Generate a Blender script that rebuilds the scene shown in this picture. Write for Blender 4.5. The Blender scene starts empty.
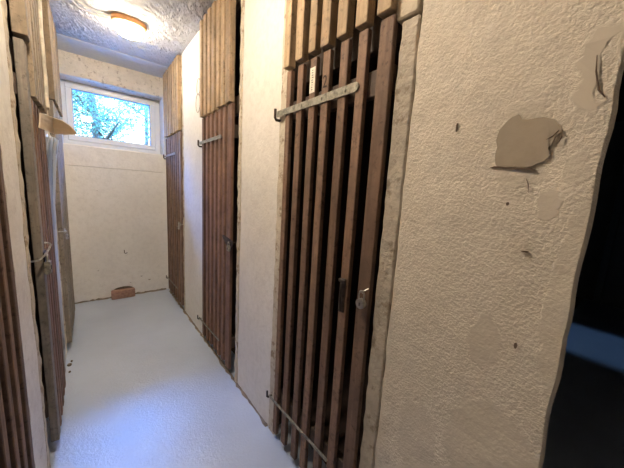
import bpy, bmesh, math, random
from mathutils import Vector, Matrix, noise as mn

S = bpy.context.scene
COL = S.collection
R = random.Random(7)

# ------------------------------------------------------------------ camera
YAW, PITCH, ROLL, FPX, EYE = 0.6853, -0.1484, 0.0585, 271.556, 1.3026
cam = bpy.data.cameras.new('camera')
cam.sensor_width = 36.0
cam.lens = FPX / 624 * 36.0
cam.clip_start = 0.01
camo = bpy.data.objects.new('camera', cam)
COL.objects.link(camo)
fw = Vector((math.sin(YAW) * math.cos(PITCH), math.cos(YAW) * math.cos(PITCH), math.sin(PITCH)))
rt = Vector((math.cos(YAW), -math.sin(YAW), 0))
up = rt.cross(fw)
r2 = rt * math.cos(ROLL) + up * math.sin(ROLL)
u2 = up * math.cos(ROLL) - rt * math.sin(ROLL)
camo.matrix_world = Matrix(((r2.x, u2.x, -fw.x, 0), (r2.y, u2.y, -fw.y, 0), (r2.z, u2.z, -fw.z, EYE), (0, 0, 0, 1)))
S.camera = camo

# ------------------------------------------------------------------ view, world, lights
S.view_settings.view_transform = 'Standard'
S.view_settings.look = 'None'
S.view_settings.gamma = 1.0
S.view_settings.use_curve_mapping = False
S.view_settings.exposure = 1.24
S.cycles.use_denoising = True
S.cycles.max_bounces = 10
S.cycles.diffuse_bounces = 7
S.cycles.sample_clamp_indirect = 8.0

W = bpy.data.worlds.new('sky')
S.world = W
W.use_nodes = True
nt = W.node_tree
nt.nodes.clear()
wo = nt.nodes.new('ShaderNodeOutputWorld')
bg = nt.nodes.new('ShaderNodeBackground')
tc = nt.nodes.new('ShaderNodeTexCoord')
sx = nt.nodes.new('ShaderNodeSeparateXYZ')
rp = nt.nodes.new('ShaderNodeValToRGB')     # overcast sky: brighter towards the zenith
SKY_LOW, SKY_HIGH = (2.6, 3.1, 3.4), (1.6, 11.5, 44.0)
mx = nt.nodes.new('ShaderNodeMix'); mx.data_type = 'RGBA'; mx.clamp_result = False
rp.color_ramp.elements[0].position = 0.24; rp.color_ramp.elements[0].color = (0, 0, 0, 1)
rp.color_ramp.elements[1].position = 0.50; rp.color_ramp.elements[1].color = (1, 1, 1, 1)
nt.links.new(tc.outputs['Generated'], sx.inputs[0])
nt.links.new(sx.outputs['Z'], rp.inputs[0])
nt.links.new(rp.outputs[0], mx.inputs['Factor'])
mx.inputs['A'].default_value = SKY_LOW + (1,)
mx.inputs['B'].default_value = SKY_HIGH + (1,)
nt.links.new(mx.outputs['Result'], bg.inputs['Color'])
nt.links.new(bg.outputs[0], wo.inputs[0])

LAMP_E = 48.0             # emission of the lamp globes
LAMP_E_ADDED = 122.0  # for the added unseen lamp, strong enough to lift the near wall
LAMP_COL = (1.0, 0.87, 0.70)

def area(name, loc, rot, sx_, sy_, power, col, spread=math.pi, portal=False):
    l = bpy.data.lights.new(name, 'AREA')
    l.shape = 'RECTANGLE'; l.size = sx_; l.size_y = sy_
    l.energy = power; l.color = col; l.spread = spread
    if portal: l.cycles.is_portal = True
    o = bpy.data.objects.new(name, l)
    COL.objects.link(o); o.location = loc; o.rotation_euler = rot
    return o
area('window_portal', (0.235, 4.03, 1.965), (math.radians(-90), 0, 0), 0.95, 0.68, 1, (1, 1, 1), portal=True)
# added area light that puts the blue patch on the side passage floor
area('passage_patch_light', (3.80, 0.12, 2.44), (0, 0, 0), 0.86, 0.86, 0.10, (0.30, 0.55, 1.0), spread=math.radians(6))

# ------------------------------------------------------------------ materials
def mat(name):
    m = bpy.data.materials.new(name); m.use_nodes = True
    n = m.node_tree
    b = n.nodes['Principled BSDF']
    return m, n, b

def nd(n, t, **k):
    o = n.nodes.new(t)
    for a, v in k.items(): setattr(o, a, v)
    return o

def mixc(n, fac, a, b, blend='MIX'):
    m = nd(n, 'ShaderNodeMix'); m.data_type = 'RGBA'; m.blend_type = blend
    for s, v in (('Factor', fac), ('A', a), ('B', b)):
        if hasattr(v, 'is_linked') or hasattr(v, 'links'): n.links.new(v, m.inputs[s])
        elif isinstance(v, tuple): m.inputs[s].default_value = v + (1,) if len(v) == 3 else v
        else: m.inputs[s].default_value = v
    return m.outputs['Result']

def noise(n, vec, scale, detail=4, rough=0.55, dist=0.0):
    t = nd(n, 'ShaderNodeTexNoise')
    t.inputs['Scale'].default_value = scale; t.inputs['Detail'].default_value = detail
    t.inputs['Roughness'].default_value = rough; t.inputs['Distortion'].default_value = dist
    n.links.new(vec, t.inputs['Vector'])
    return t.outputs['Fac']

def ramp(n, fac, p0, p1, c0=(0, 0, 0), c1=(1, 1, 1)):
    r = nd(n, 'ShaderNodeValToRGB')
    r.color_ramp.elements[0].position = p0; r.color_ramp.elements[0].color = c0 + (1,)
    r.color_ramp.elements[1].position = p1; r.color_ramp.elements[1].color = c1 + (1,)
    n.links.new(fac, r.inputs[0])
    return r.outputs[0]

def wood(name, base, dark, knots=0.5, bump=0.35, rough=0.75, var=0.25):
    m, n, b = mat(name)
    tc = nd(n, 'ShaderNodeTexCoord'); oi = nd(n, 'ShaderNodeObjectInfo')
    add = nd(n, 'ShaderNodeVectorMath', operation='ADD')
    sc = nd(n, 'ShaderNodeVectorMath', operation='SCALE')
    cb = nd(n, 'ShaderNodeCombineXYZ')
    for k in 'XYZ': n.links.new(oi.outputs['Random'], cb.inputs[k])
    n.links.new(cb.outputs[0], sc.inputs[0]); sc.inputs['Scale'].default_value = 13.0
    n.links.new(tc.outputs['Object'], add.inputs[0]); n.links.new(sc.outputs[0], add.inputs[1])
    mp = nd(n, 'ShaderNodeMapping'); mp.inputs['Scale'].default_value = (1, 1, 0.06)
    n.links.new(add.outputs[0], mp.inputs[0])
    g = noise(n, mp.outputs[0], 70, 6, 0.62, 0.3)
    big = noise(n, add.outputs[0], 9, 5, 0.65)
    spot = noise(n, add.outputs[0], 45, 6, 0.7)
    c = mixc(n, ramp(n, g, 0.38, 0.64), base, dark)
    c = mixc(n, ramp(n, big, 0.42, 0.68), c, tuple(x * 0.55 for x in base))
    k = nd(n, 'ShaderNodeMath', operation='MULTIPLY'); n.links.new(ramp(n, spot, 0.54, 0.66), k.inputs[0]); k.inputs[1].default_value = knots
    c = mixc(n, k.outputs[0], c, tuple(x * 0.35 for x in dark))
    hv = nd(n, 'ShaderNodeHueSaturation')
    mr = nd(n, 'ShaderNodeMapRange'); n.links.new(oi.outputs['Random'], mr.inputs[0])
    mr.inputs['To Min'].default_value = 1 - var; mr.inputs['To Max'].default_value = 1 + var
    n.links.new(mr.outputs[0], hv.inputs['Value']); n.links.new(c, hv.inputs['Color'])
    n.links.new(hv.outputs[0], b.inputs['Base Color'])
    b.inputs['Roughness'].default_value = rough
    bp = nd(n, 'ShaderNodeBump'); bp.inputs['Strength'].default_value = bump; bp.inputs['Distance'].default_value = 0.004
    n.links.new(g, bp.inputs['Height']); n.links.new(bp.outputs[0], b.inputs['Normal'])
    return m

def plaster(name, col, col2, bump=0.3, bscale=60, dist=0.004, chips=0.0, chipcol=(0.3, 0.24, 0.18), chipw=(0.62, 0.66), rough=0.9, seed=0.0, smooth=()):
    m, n, b = mat(name)
    tc = nd(n, 'ShaderNodeTexCoord')
    off = nd(n, 'ShaderNodeVectorMath', operation='ADD'); n.links.new(tc.outputs['Object'], off.inputs[0])
    off.inputs[1].default_value = (seed, seed * 1.7, seed * 0.3)
    v = off.outputs[0]
    c = mixc(n, ramp(n, noise(n, v, 2.2, 5, 0.6), 0.35, 0.7), col, col2)
    c = mixc(n, ramp(n, noise(n, v, 28, 5, 0.7), 0.45, 0.8), c, tuple(x * 0.90 for x in col2))
    if chips:
        k = nd(n, 'ShaderNodeMath', operation='MULTIPLY'); k.inputs[1].default_value = chips
        n.links.new(ramp(n, noise(n, v, 16, 6, 0.7), *chipw), k.inputs[0])
        c = mixc(n, k.outputs[0], c, chipcol)
    n.links.new(c, b.inputs['Base Color'])
    b.inputs['Roughness'].default_value = rough
    b.inputs['Specular IOR Level'].default_value = 0.25
    h1 = noise(n, v, bscale, 3, 0.55, 0.4); h2 = noise(n, v, bscale * 0.22, 4, 0.6)
    ad = nd(n, 'ShaderNodeMath', operation='ADD'); n.links.new(h1, ad.inputs[0]); n.links.new(h2, ad.inputs[1])
    hsock = ad.outputs[0]
    if smooth:                                  # places where the roughcast was trowelled over
        nz = nd(n, 'ShaderNodeTexNoise'); nz.inputs['Scale'].default_value = 26; nz.inputs['Detail'].default_value = 5; n.links.new(tc.outputs['Object'], nz.inputs['Vector'])
        sb_ = nd(n, 'ShaderNodeVectorMath', operation='SUBTRACT'); n.links.new(nz.outputs['Color'], sb_.inputs[0]); sb_.inputs[1].default_value = (0.5, 0.5, 0.5)
        sc_ = nd(n, 'ShaderNodeVectorMath', operation='SCALE'); n.links.new(sb_.outputs[0], sc_.inputs[0]); sc_.inputs['Scale'].default_value = 0.045
        pv = nd(n, 'ShaderNodeVectorMath', operation='ADD'); n.links.new(tc.outputs['Object'], pv.inputs[0]); n.links.new(sc_.outputs[0], pv.inputs[1])
        tot = None
        for (y, z, ry, rz, amt) in smooth:
            su = nd(n, 'ShaderNodeVectorMath', operation='SUBTRACT'); n.links.new(pv.outputs[0], su.inputs[0]); su.inputs[1].default_value = (0, y, z)
            mu_ = nd(n, 'ShaderNodeVectorMath', operation='MULTIPLY'); n.links.new(su.outputs[0], mu_.inputs[0]); mu_.inputs[1].default_value = (0, 1 / ry, 1 / rz)
            ln = nd(n, 'ShaderNodeVectorMath', operation='LENGTH'); n.links.new(mu_.outputs[0], ln.inputs[0])
            mr = nd(n, 'ShaderNodeMapRange'); n.links.new(ln.outputs['Value'], mr.inputs[0])
            mr.inputs['From Min'].default_value = 1.08; mr.inputs['From Max'].default_value = 0.92; mr.inputs['To Min'].default_value = 0; mr.inputs['To Max'].default_value = abs(amt)
            if tot is None: tot = mr.outputs[0]
            else:
                mm = nd(n, 'ShaderNodeMath', operation='MAXIMUM' if amt > 0 else 'SUBTRACT', use_clamp=True); n.links.new(tot, mm.inputs[0]); n.links.new(mr.outputs[0], mm.inputs[1]); tot = mm.outputs[0]
        mf = nd(n, 'ShaderNodeMix'); n.links.new(tot, mf.inputs['Factor']); n.links.new(hsock, mf.inputs['A'])
        mf.inputs['B'].default_value = 1.25
        hsock = mf.outputs['Result']
        c = mixc(n, tot, c, tuple(x * 0.93 for x in col2)); n.links.new(c, b.inputs['Base Color'])
    bp = nd(n, 'ShaderNodeBump'); bp.inputs['Strength'].default_value = bump; bp.inputs['Distance'].default_value = dist
    n.links.new(hsock, bp.inputs['Height']); n.links.new(bp.outputs[0], b.inputs['Normal'])
    return m

def simple(name, col, rough=0.5, metal=0.0, var=0.15, scale=40, bump=0.1, **k):
    m, n, b = mat(name)
    tc = nd(n, 'ShaderNodeTexCoord')
    f = noise(n, tc.outputs['Object'], scale, 5, 0.6)
    n.links.new(mixc(n, ramp(n, f, 0.35, 0.7), col, tuple(max(0, x * (1 - var * 2)) for x in col)), b.inputs['Base Color'])
    b.inputs['Roughness'].default_value = rough; b.inputs['Metallic'].default_value = metal
    if bump:
        bp = nd(n, 'ShaderNodeBump'); bp.inputs['Strength'].default_value = bump; bp.inputs['Distance'].default_value = 0.002
        n.links.new(f, bp.inputs['Height']); n.links.new(bp.outputs[0], b.inputs['Normal'])
    for a, v in k.items(): b.inputs[a].default_value = v
    return m

M = {}
M['wall_near'] = plaster('beige_roughcast', (0.72, 0.64, 0.53), (0.67, 0.59, 0.48), bump=0.68, bscale=140, dist=0.006,
    smooth=((0.095, 1.548, 0.030, 0.078, 1), (0.082, 1.545, 0.015, 0.052, -1), (0.131, 1.308, 0.019, 0.032, 0.9), (0.185, 1.365, 0.05, 0.025, 0.6), (0.19, 1.50, 0.035, 0.022, 0.5), (0.075, 1.12, 0.030, 0.20, 0.6), (0.20, 0.98, 0.035, 0.06, 0.7), (0.16, 0.70, 0.10, 0.14, 0.7), (0.33, 0.60, 0.06, 0.12, 0.5), (0.10, 1.38, 0.02, 0.03, 0.6)))
M['wall_mid'] = plaster('cream_limewash', (0.84, 0.79, 0.71), (0.78, 0.72, 0.63), bump=0.5, bscale=70, dist=0.005, chips=0.35, chipcol=(0.45, 0.36, 0.26), chipw=(0.68, 0.72), seed=3)
M['wall_far'] = plaster('white_limewash', (0.87, 0.84, 0.78), (0.82, 0.78, 0.71), bump=0.4, bscale=60, dist=0.004, chips=0.3, chipcol=(0.5, 0.43, 0.34), chipw=(0.66, 0.72), seed=9)
M['wall_left'] = plaster('cream_limewash_rough', (0.84, 0.79, 0.71), (0.77, 0.71, 0.62), bump=0.6, bscale=55, dist=0.006, chips=0.4, chipcol=(0.45, 0.37, 0.28), chipw=(0.62, 0.7), seed=15)
M['lintel'] = plaster('flaking_lintel_plaster', (0.74, 0.68, 0.59), (0.62, 0.56, 0.47), bump=0.9, bscale=35, dist=0.012, chips=0.8, chipcol=(0.36, 0.31, 0.25), chipw=(0.56, 0.62), seed=21)
M['reveal'] = plaster('painted_reveal', (0.74, 0.76, 0.78), (0.68, 0.70, 0.72), bump=0.2, bscale=40, dist=0.003)
M['ceiling'] = plaster('grey_swirled_ceiling_plaster', (0.56, 0.55, 0.53), (0.47, 0.465, 0.45), bump=0.7, bscale=45, dist=0.008, seed=4)
M['ceiling_smooth'] = plaster('smooth_ceiling_paint', (0.66, 0.68, 0.70), (0.62, 0.64, 0.66), bump=0.15, bscale=40, dist=0.003, seed=5)
M['frame_post'] = plaster('flaking_frame_post', (0.56, 0.50, 0.41), (0.40, 0.34, 0.27), bump=0.8, bscale=55, dist=0.008, chips=0.7, chipcol=(0.22, 0.17, 0.12), chipw=(0.55, 0.62), seed=31)
M['frame_white'] = plaster('flaking_white_frame', (0.66, 0.59, 0.47), (0.55, 0.46, 0.34), bump=0.8, bscale=55, dist=0.006, chips=0.85, chipcol=(0.30, 0.21, 0.14), chipw=(0.54, 0.62), seed=37)
M['cement'] = plaster('grey_brown_cement', (0.40, 0.335, 0.26), (0.37, 0.31, 0.235), bump=0.25, bscale=25, dist=0.004, seed=41)
M['smooth_skim'] = plaster('smoothed_beige_plaster', (0.66, 0.58, 0.47), (0.62, 0.54, 0.43), bump=0.2, bscale=25, dist=0.004, seed=43)
M['dirt'] = plaster('dusty_debris', (0.34, 0.28, 0.21), (0.20, 0.16, 0.12), bump=1, bscale=60, dist=0.01, seed=47)
M['scar'] = simple('chipped_hole', (0.16, 0.11, 0.075), 0.95)
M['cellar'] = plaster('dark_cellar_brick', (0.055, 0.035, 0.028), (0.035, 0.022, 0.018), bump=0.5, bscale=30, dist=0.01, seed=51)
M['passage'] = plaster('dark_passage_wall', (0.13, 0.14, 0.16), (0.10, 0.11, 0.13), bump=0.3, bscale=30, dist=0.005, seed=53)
M['wood_up'] = wood('bare_tan_lath_wood', (0.50, 0.36, 0.215), (0.33, 0.22, 0.12), 0.6)
M['wood_door'] = wood('brown_lath_wood', (0.27, 0.165, 0.105), (0.165, 0.092, 0.058), 0.7)
M['wood_red'] = wood('reddish_brown_lath_wood', (0.29, 0.162, 0.105), (0.18, 0.092, 0.06), 0.5)
M['wood_grey'] = wood('weathered_grey_lath_wood', (0.355, 0.305, 0.245), (0.235, 0.19, 0.145), 0.6)
M['wood_grey_red'] = wood('greyed_brown_lath_wood', (0.30, 0.20, 0.145), (0.20, 0.125, 0.09), 0.6)
M['gap_liner'] = wood('dark_gap_liner', (0.075, 0.045, 0.032), (0.045, 0.027, 0.02), 0.3)  # dark brown standing in for shade inside the door openings
M['rail_dark'] = wood('dark_brown_rail_wood', (0.10, 0.066, 0.047), (0.06, 0.04, 0.028), 0.4)
M['wood_up_dark'] = wood('darker_tan_lath_wood', (0.36, 0.275, 0.18), (0.24, 0.175, 0.11), 0.6)  # darker tan for the upper laths on the left
M['wood_rail'] = wood('grey_brown_rail_wood', (0.30, 0.25, 0.19), (0.2, 0.16, 0.11), 0.5)
M['wood_white'] = wood('pale_painted_batten', (0.78, 0.70, 0.56), (0.62, 0.52, 0.38), 0.3)
M['zinc'] = simple('rusty_galvanised_strap', (0.40, 0.37, 0.29), 0.6, 0.35, var=0.35, scale=60, bump=0.3)
M['iron'] = simple('dark_rusty_iron', (0.10, 0.075, 0.06), 0.6, 0.6, var=0.3, scale=60, bump=0.3)
M['steel'] = simple('worn_steel', (0.55, 0.52, 0.47), 0.35, 0.85, var=0.2, scale=80)
M['brass'] = simple('worn_brass', (0.62, 0.52, 0.34), 0.4, 0.8, var=0.15, scale=80)
M['paper'] = simple('yellowed_paper', (0.78, 0.70, 0.56), 0.9, var=0.08, scale=60, bump=0)
M['ink'] = simple('faded_black_marks', (0.05, 0.035, 0.03), 0.9, bump=0)
M['pencil'] = simple('grey_pencil_line', (0.40, 0.34, 0.26), 0.9, bump=0)
M['pvc'] = simple('white_window_plastic', (0.80, 0.82, 0.84), 0.35, var=0.02, bump=0)
M['gasket'] = simple('grey_rubber_gasket', (0.20, 0.22, 0.25), 0.6, bump=0)
M['brick'] = simple('pale_red_brick', (0.46, 0.27, 0.20), 0.9, var=0.2, scale=35, bump=0.6)
M['ring'] = simple('varnished_orange_lamp_base', (0.62, 0.30, 0.11), 0.4, var=0.12, scale=25)
M['cable'] = simple('grey_lamp_cable', (0.42, 0.39, 0.34), 0.6, var=0.1)
M['doorpaint'] = simple('dark_blue_door_paint', (0.12, 0.15, 0.21), 0.6, var=0.1)
M['grass'] = simple('rough_grass', (0.03, 0.05, 0.02), 0.95, var=0.3, scale=6, bump=0.5)
M['bounce_strip'] = simple('pale_bounce_strip', (0.46, 0.43, 0.38), 0.95, var=0.2, scale=60, bump=0.5)  # added reflector colour, throws sky light onto soffit and ceiling
M['bark'] = simple('dark_tree_bark', (0.16, 0.085, 0.035), 0.95, var=0.3, scale=12, bump=0.6)
M['leaf'] = simple('green_leaf', (0.15, 0.16, 0.045), 0.8, var=0.3, scale=3, bump=0)
M['leaf_pale'] = simple('pale_green_leaf', (0.20, 0.20, 0.06), 0.8, var=0.3, scale=3, bump=0)

def m_floor():
    m, n, b = mat('pale_grey_floor_paint')
    tc = nd(n, 'ShaderNodeTexCoord'); v = tc.outputs['Object']
    c = mixc(n, ramp(n, noise(n, v, 2.5, 5, 0.6), 0.35, 0.7), (0.60, 0.68, 0.80), (0.54, 0.615, 0.73))
    c = mixc(n, ramp(n, noise(n, v, 55, 5, 0.75), 0.70, 0.74), c, (0.28, 0.26, 0.24))
    n.links.new(c, b.inputs['Base Color'])
    b.inputs['Roughness'].default_value = 0.24
    b.inputs['Specular IOR Level'].default_value = 1.0
    h1 = noise(n, v, 75, 4, 0.65); h2 = noise(n, v, 9, 4, 0.6)
    ad = nd(n, 'ShaderNodeMath', operation='ADD'); n.links.new(h1, ad.inputs[0]); n.links.new(h2, ad.inputs[1])
    bp = nd(n, 'ShaderNodeBump'); bp.inputs['Strength'].default_value = 0.45; bp.inputs['Distance'].default_value = 0.005
    n.links.new(ad.outputs[0], bp.inputs['Height']); n.links.new(bp.outputs[0], b.inputs['Normal'])
    return m
M['floor'] = m_floor()

def m_glass():
    m, n, b = mat('clear_window_glass')
    n.nodes.remove(b)
    out = n.nodes['Material Output']
    tr = nd(n, 'ShaderNodeBsdfTransparent'); gl = nd(n, 'ShaderNodeBsdfGlossy'); gl.inputs['Roughness'].default_value = 0.02
    fr = nd(n, 'ShaderNodeFresnel'); fr.inputs[0].default_value = 1.45
    tr.inputs[0].default_value = (0.96, 0.98, 0.98, 1)
    ms = nd(n, 'ShaderNodeMixShader')
    n.links.new(fr.outputs[0], ms.inputs[0]); n.links.new(tr.outputs[0], ms.inputs[1]); n.links.new(gl.outputs[0], ms.inputs[2])
    n.links.new(ms.outputs[0], out.inputs[0])
    return m
M['glass'] = m_glass()
def m_card():
    m, n, b = mat('tan_thin_cardboard')
    out = n.nodes['Material Output']
    tc = nd(n, 'ShaderNodeTexCoord')
    c = mixc(n, ramp(n, noise(n, tc.outputs['Object'], 20, 4), 0.35, 0.7), (0.80, 0.68, 0.50), (0.70, 0.58, 0.41))
    n.links.new(c, b.inputs['Base Color']); b.inputs['Roughness'].default_value = 0.7
    tl = nd(n, 'ShaderNodeBsdfTranslucent'); n.links.new(c, tl.inputs[0])
    m1 = nd(n, 'ShaderNodeMixShader'); m1.inputs[0].default_value = 0.45
    n.links.new(b.outputs[0], m1.inputs[1]); n.links.new(tl.outputs[0], m1.inputs[2]); n.links.new(m1.outputs[0], out.inputs[0])
    return m

def m_film():
    m, n, b = mat('milky_plastic_film')
    out = n.nodes['Material Output']
    b.inputs['Base Color'].default_value = (0.88, 0.90, 0.93, 1); b.inputs['Roughness'].default_value = 0.25
    b.inputs['Specular IOR Level'].default_value = 0.6
    tr = nd(n, 'ShaderNodeBsdfTransparent'); tl = nd(n, 'ShaderNodeBsdfTranslucent'); tl.inputs[0].default_value = (0.75, 0.78, 0.82, 1)
    m1 = nd(n, 'ShaderNodeMixShader'); m1.inputs[0].default_value = 0.4
    n.links.new(b.outputs[0], m1.inputs[1]); n.links.new(tl.outputs[0], m1.inputs[2])
    m2 = nd(n, 'ShaderNodeMixShader'); m2.inputs[0].default_value = 0.12
    n.links.new(m1.outputs[0], m2.inputs[1]); n.links.new(tr.outputs[0], m2.inputs[2])
    n.links.new(m2.outputs[0], out.inputs[0])
    return m
M['film'] = m_film()
M['board'] = m_card()

def m_lamp(e):
    m, n, b = mat('glowing_frosted_lamp_glass')
    b.inputs['Base Color'].default_value = (0.9, 0.85, 0.75, 1)
    b.inputs['Emission Color'].default_value = LAMP_COL + (1,)
    b.inputs['Emission Strength'].default_value = e
    return m
M['lamp'] = m_lamp(LAMP_E); M['lamp_added'] = m_lamp(LAMP_E_ADDED)

# ------------------------------------------------------------------ mesh helpers
def obj(name, bm, m, parent=None, smooth=False):
    bmesh.ops.recalc_face_normals(bm, faces=bm.faces)
    me = bpy.data.meshes.new(name); bm.to_mesh(me); bm.free()
    for k in (m if isinstance(m, (list, tuple)) else [m]): me.materials.append(M[k])
    if smooth:
        for p in me.polygons: p.use_smooth = True
    o = bpy.data.objects.new(name, me); COL.objects.link(o)
    if parent:
        o.parent = parent
        q = parent; off = Vector((0, 0, 0))
        while q: off += q.location; q = q.parent
        for v in me.vertices: v.co -= off          # built in world coordinates
    return o

def thing(name, label, cat, loc, group=None):
    o = bpy.data.objects.new(name, None); COL.objects.link(o); o.location = loc; o.empty_display_size = 0.05
    o['label'] = label; o['category'] = cat
    if group: o['group'] = group
    return o

def tag(o, label, cat, group=None):
    o['label'] = label; o['category'] = cat
    if group: o['group'] = group
    return o

def pivot(o, p):
    """move a single-mesh thing's origin to p"""
    p = Vector(p)
    for v in o.data.vertices: v.co -= p
    o.location = p
    return o

def struct(o):
    o['kind'] = 'structure'; return o

def box(bm, x0, x1, y0, y1, z0, z1, bevel=0.0, seg=1, verts_out=None):
    vs = bmesh.ops.create_cube(bm, size=1)['verts']
    for v in vs:
        v.co = Vector(((x0 + x1) / 2 + v.co.x * (x1 - x0), (y0 + y1) / 2 + v.co.y * (y1 - y0), (z0 + z1) / 2 + v.co.z * (z1 - z0)))
    if bevel:
        es = list({e for v in vs for e in v.link_edges})
        bmesh.ops.bevel(bm, geom=es, offset=bevel, segments=seg, affect='EDGES')
    return vs

def slab(x0, x1, y0, y1, z0, z1, step=0.05, amp=0.003, freq=9.0, seed=0.0, bevel=0.006):
    """a box cut into a grid and made slightly uneven, like hand-laid plaster"""
    bm = bmesh.new()
    box(bm, x0, x1, y0, y1, z0, z1, bevel)
    for ax, a, b in ((0, x0, x1), (1, y0, y1), (2, z0, z1)):
        k = max(1, int((b - a) / step))
        for i in range(1, k):
            co = Vector((0, 0, 0)); no = Vector((0, 0, 0))
            co[ax] = a + (b - a) * i / k; no[ax] = 1
            bmesh.ops.bisect_plane(bm, geom=bm.verts[:] + bm.edges[:] + bm.faces[:], plane_co=co, plane_no=no)
    for v in bm.verts:
        p = v.co * freq + Vector((seed, seed * 2.1, seed * 0.7))
        v.co += mn.noise_vector(p) * amp
    return bm

def tube(bm, pts, r, n=8, closed=False):
    pts = [Vector(p) for p in pts]; rings = []
    rr = r if isinstance(r, (list, tuple)) else [r] * len(pts)
    nrm = None
    for i, p in enumerate(pts):
        a = pts[i - 1] if i else (pts[-1] if closed else p)
        b = pts[(i + 1) % len(pts)] if (i + 1 < len(pts) or closed) else p
        t = (b - a).normalized()
        if nrm is None: nrm = t.orthogonal().normalized()
        nrm = (nrm - t * nrm.dot(t))
        nrm = nrm.normalized() if nrm.length > 1e-6 else t.orthogonal().normalized()
        bn = t.cross(nrm)
        rings.append([bm.verts.new(p + (nrm * math.cos(2 * math.pi * k / n) + bn * math.sin(2 * math.pi * k / n)) * rr[i]) for k in range(n)])
    m = len(rings)
    for i in range(m if closed else m - 1):
        A, B = rings[i], rings[(i + 1) % m]
        for k in range(n): bm.faces.new((A[k], A[(k + 1) % n], B[(k + 1) % n], B[k]))
    if not closed:
        bm.faces.new(rings[0]); bm.faces.new(rings[-1])

def lathe(bm, prof, c, sx_=1.0, sy_=1.0, n=32):
    """profile of (radius, z) turned about a vertical axis at c, stretched in x and y"""
    rings = []
    for r, z in prof:
        if r < 1e-5: rings.append([bm.verts.new((c[0], c[1], c[2] + z))])
        else: rings.append([bm.verts.new((c[0] + r * sx_ * math.cos(2 * math.pi * k / n), c[1] + r * sy_ * math.sin(2 * math.pi * k / n), c[2] + z)) for k in range(n)])
    for A, B in zip(rings, rings[1:]):
        for k in range(n):
            if len(A) == 1 and len(B) == 1: continue
            if len(A) == 1: bm.faces.new((A[0], B[(k + 1) % n], B[k]))
            elif len(B) == 1: bm.faces.new((A[k], A[(k + 1) % n], B[0]))
            else: bm.faces.new((A[k], A[(k + 1) % n], B[(k + 1) % n], B[k]))

def prism(bm, poly, axis, a, b):
    """polygon extruded along an axis: axis 0 -> poly in (y,z); 1 -> (x,z); 2 -> (x,y)"""
    def mk(p, d):
        c = [0, 0, 0]; o = [i for i in range(3) if i != axis]
        c[axis] = d; c[o[0]] = p[0]; c[o[1]] = p[1]; return bm.verts.new(c)
    A = [mk(p, a) for p in poly]; B = [mk(p, b) for p in poly]
    bm.faces.new(A); bm.faces.new(B[::-1])
    n = len(poly)
    for i in range(n): bm.faces.new((A[i], A[(i + 1) % n], B[(i + 1) % n], B[i]))

# ------------------------------------------------------------------ the room shell
XL, XR, YB, H = -0.2033, 0.7083, 3.678, 2.50
T = 0.12

bm = bmesh.new(); box(bm, XL - T, XR + T, -1.4, YB + 0.02, -0.10, 0.0)
struct(obj('floor', bm, 'floor'))
bm = bmesh.new(); box(bm, XR + T, 5.7, -1.4, 0.42, -0.10, 0.0); struct(obj('floor', bm, 'floor'))
for x0, x1, y0, y1 in ((XR + T, 5.7, 0.42, YB + 0.02), (-1.7, XL - T, -1.4, YB + 0.02)):     # store room floors: shade behind the laths put into a dark colour
    bm = bmesh.new(); box(bm, x0, x1, y0, y1, -0.10, -0.002); struct(obj('floor', bm, 'cellar'))

# corridor ceiling: trowelled relief, then the smooth strip next to the window
bm = bmesh.new()
nx, ny = 84, 250
yS0, yS1 = -1.4, 3.32
grid = []
for j in range(ny + 1):
    row = []
    y = yS0 + (yS1 - yS0) * j / ny
    for i in range(nx + 1):
        x = XL - 0.03 + (XR - XL + 0.06) * i / nx
        w = mn.noise(Vector((x * 6, y * 6, 0.3))) * 1.6
        h = mn.noise(Vector((x * 26 + w * 3, y * 26 - w * 2, 1.7))) * 0.5 + abs(mn.noise(Vector((x * 15 + w * 4, y * 15 + w, 4.1)))) * 1.1 + mn.noise(Vector((x * 60, y * 60, 9.2))) * 0.25
        a = 0.011
        fade = min(1.0, max(0.0, (3.30 - y) / 0.05))
        row.append(bm.verts.new((x, y, H - max(0.0, a * h * fade) - 0.001)))
    grid.append(row)
for j in range(ny):
    for i in range(nx):
        bm.faces.new((grid[j][i], grid[j][i + 1], grid[j + 1][i + 1], grid[j + 1][i]))
ret = bmesh.ops.extrude_face_region(bm, geom=bm.faces[:])
for g in ret['geom']:
    if isinstance(g, bmesh.types.BMVert): g.co.z = H + 0.10
struct(obj('ceiling', bm, 'ceiling', smooth=False))
bm = slab(XL - 0.03, XR + 0.03, 3.318, YB + 0.02, H - 0.008, H + 0.10, 0.06, 0.002, 6, 3)
struct(obj('ceiling', bm, 'ceiling_smooth'))
# ceilings over the store rooms and the side passage
for x0, x1, y0, y1 in ((XR + 0.03, 5.7, -1.4, YB + 0.02), (-1.7, XL - 0.03, -1.4, YB + 0.02)):
    bm = bmesh.new(); box(bm, x0, x1, y0, y1, H, H + 0.10)
    struct(obj('ceiling', bm, 'cellar'))

# right wall: the near stretch, the stretches between the doors
bm = slab(XR, XR + T, 0.063, 0.462, 0, H, 0.03, 0.004, 14, 1, 0.006)
for v in bm.verts:                              # the corner is splayed towards the side passage
    if v.co.x > XR + 0.02 and v.co.y < 0.12: v.co.y += (v.co.x - XR - 0.02) * 0.40
wr = struct(obj('wall_right', bm, 'wall_near'))
struct(obj('wall_right', slab(XR, XR + T, 1.147, 1.575, 0, H, 0.05, 0.004, 8, 5), 'wall_mid'))
struct(obj('wall_right', slab(XR, XR + T, 2.31, 2.885, 0, H, 0.05, 0.004, 8, 9), 'wall_far'))
struct(obj('wall_right', slab(XR, XR + T, 3.605, YB, 0, H, 0.05, 0.003, 8, 13), 'wall_far'))
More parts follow.
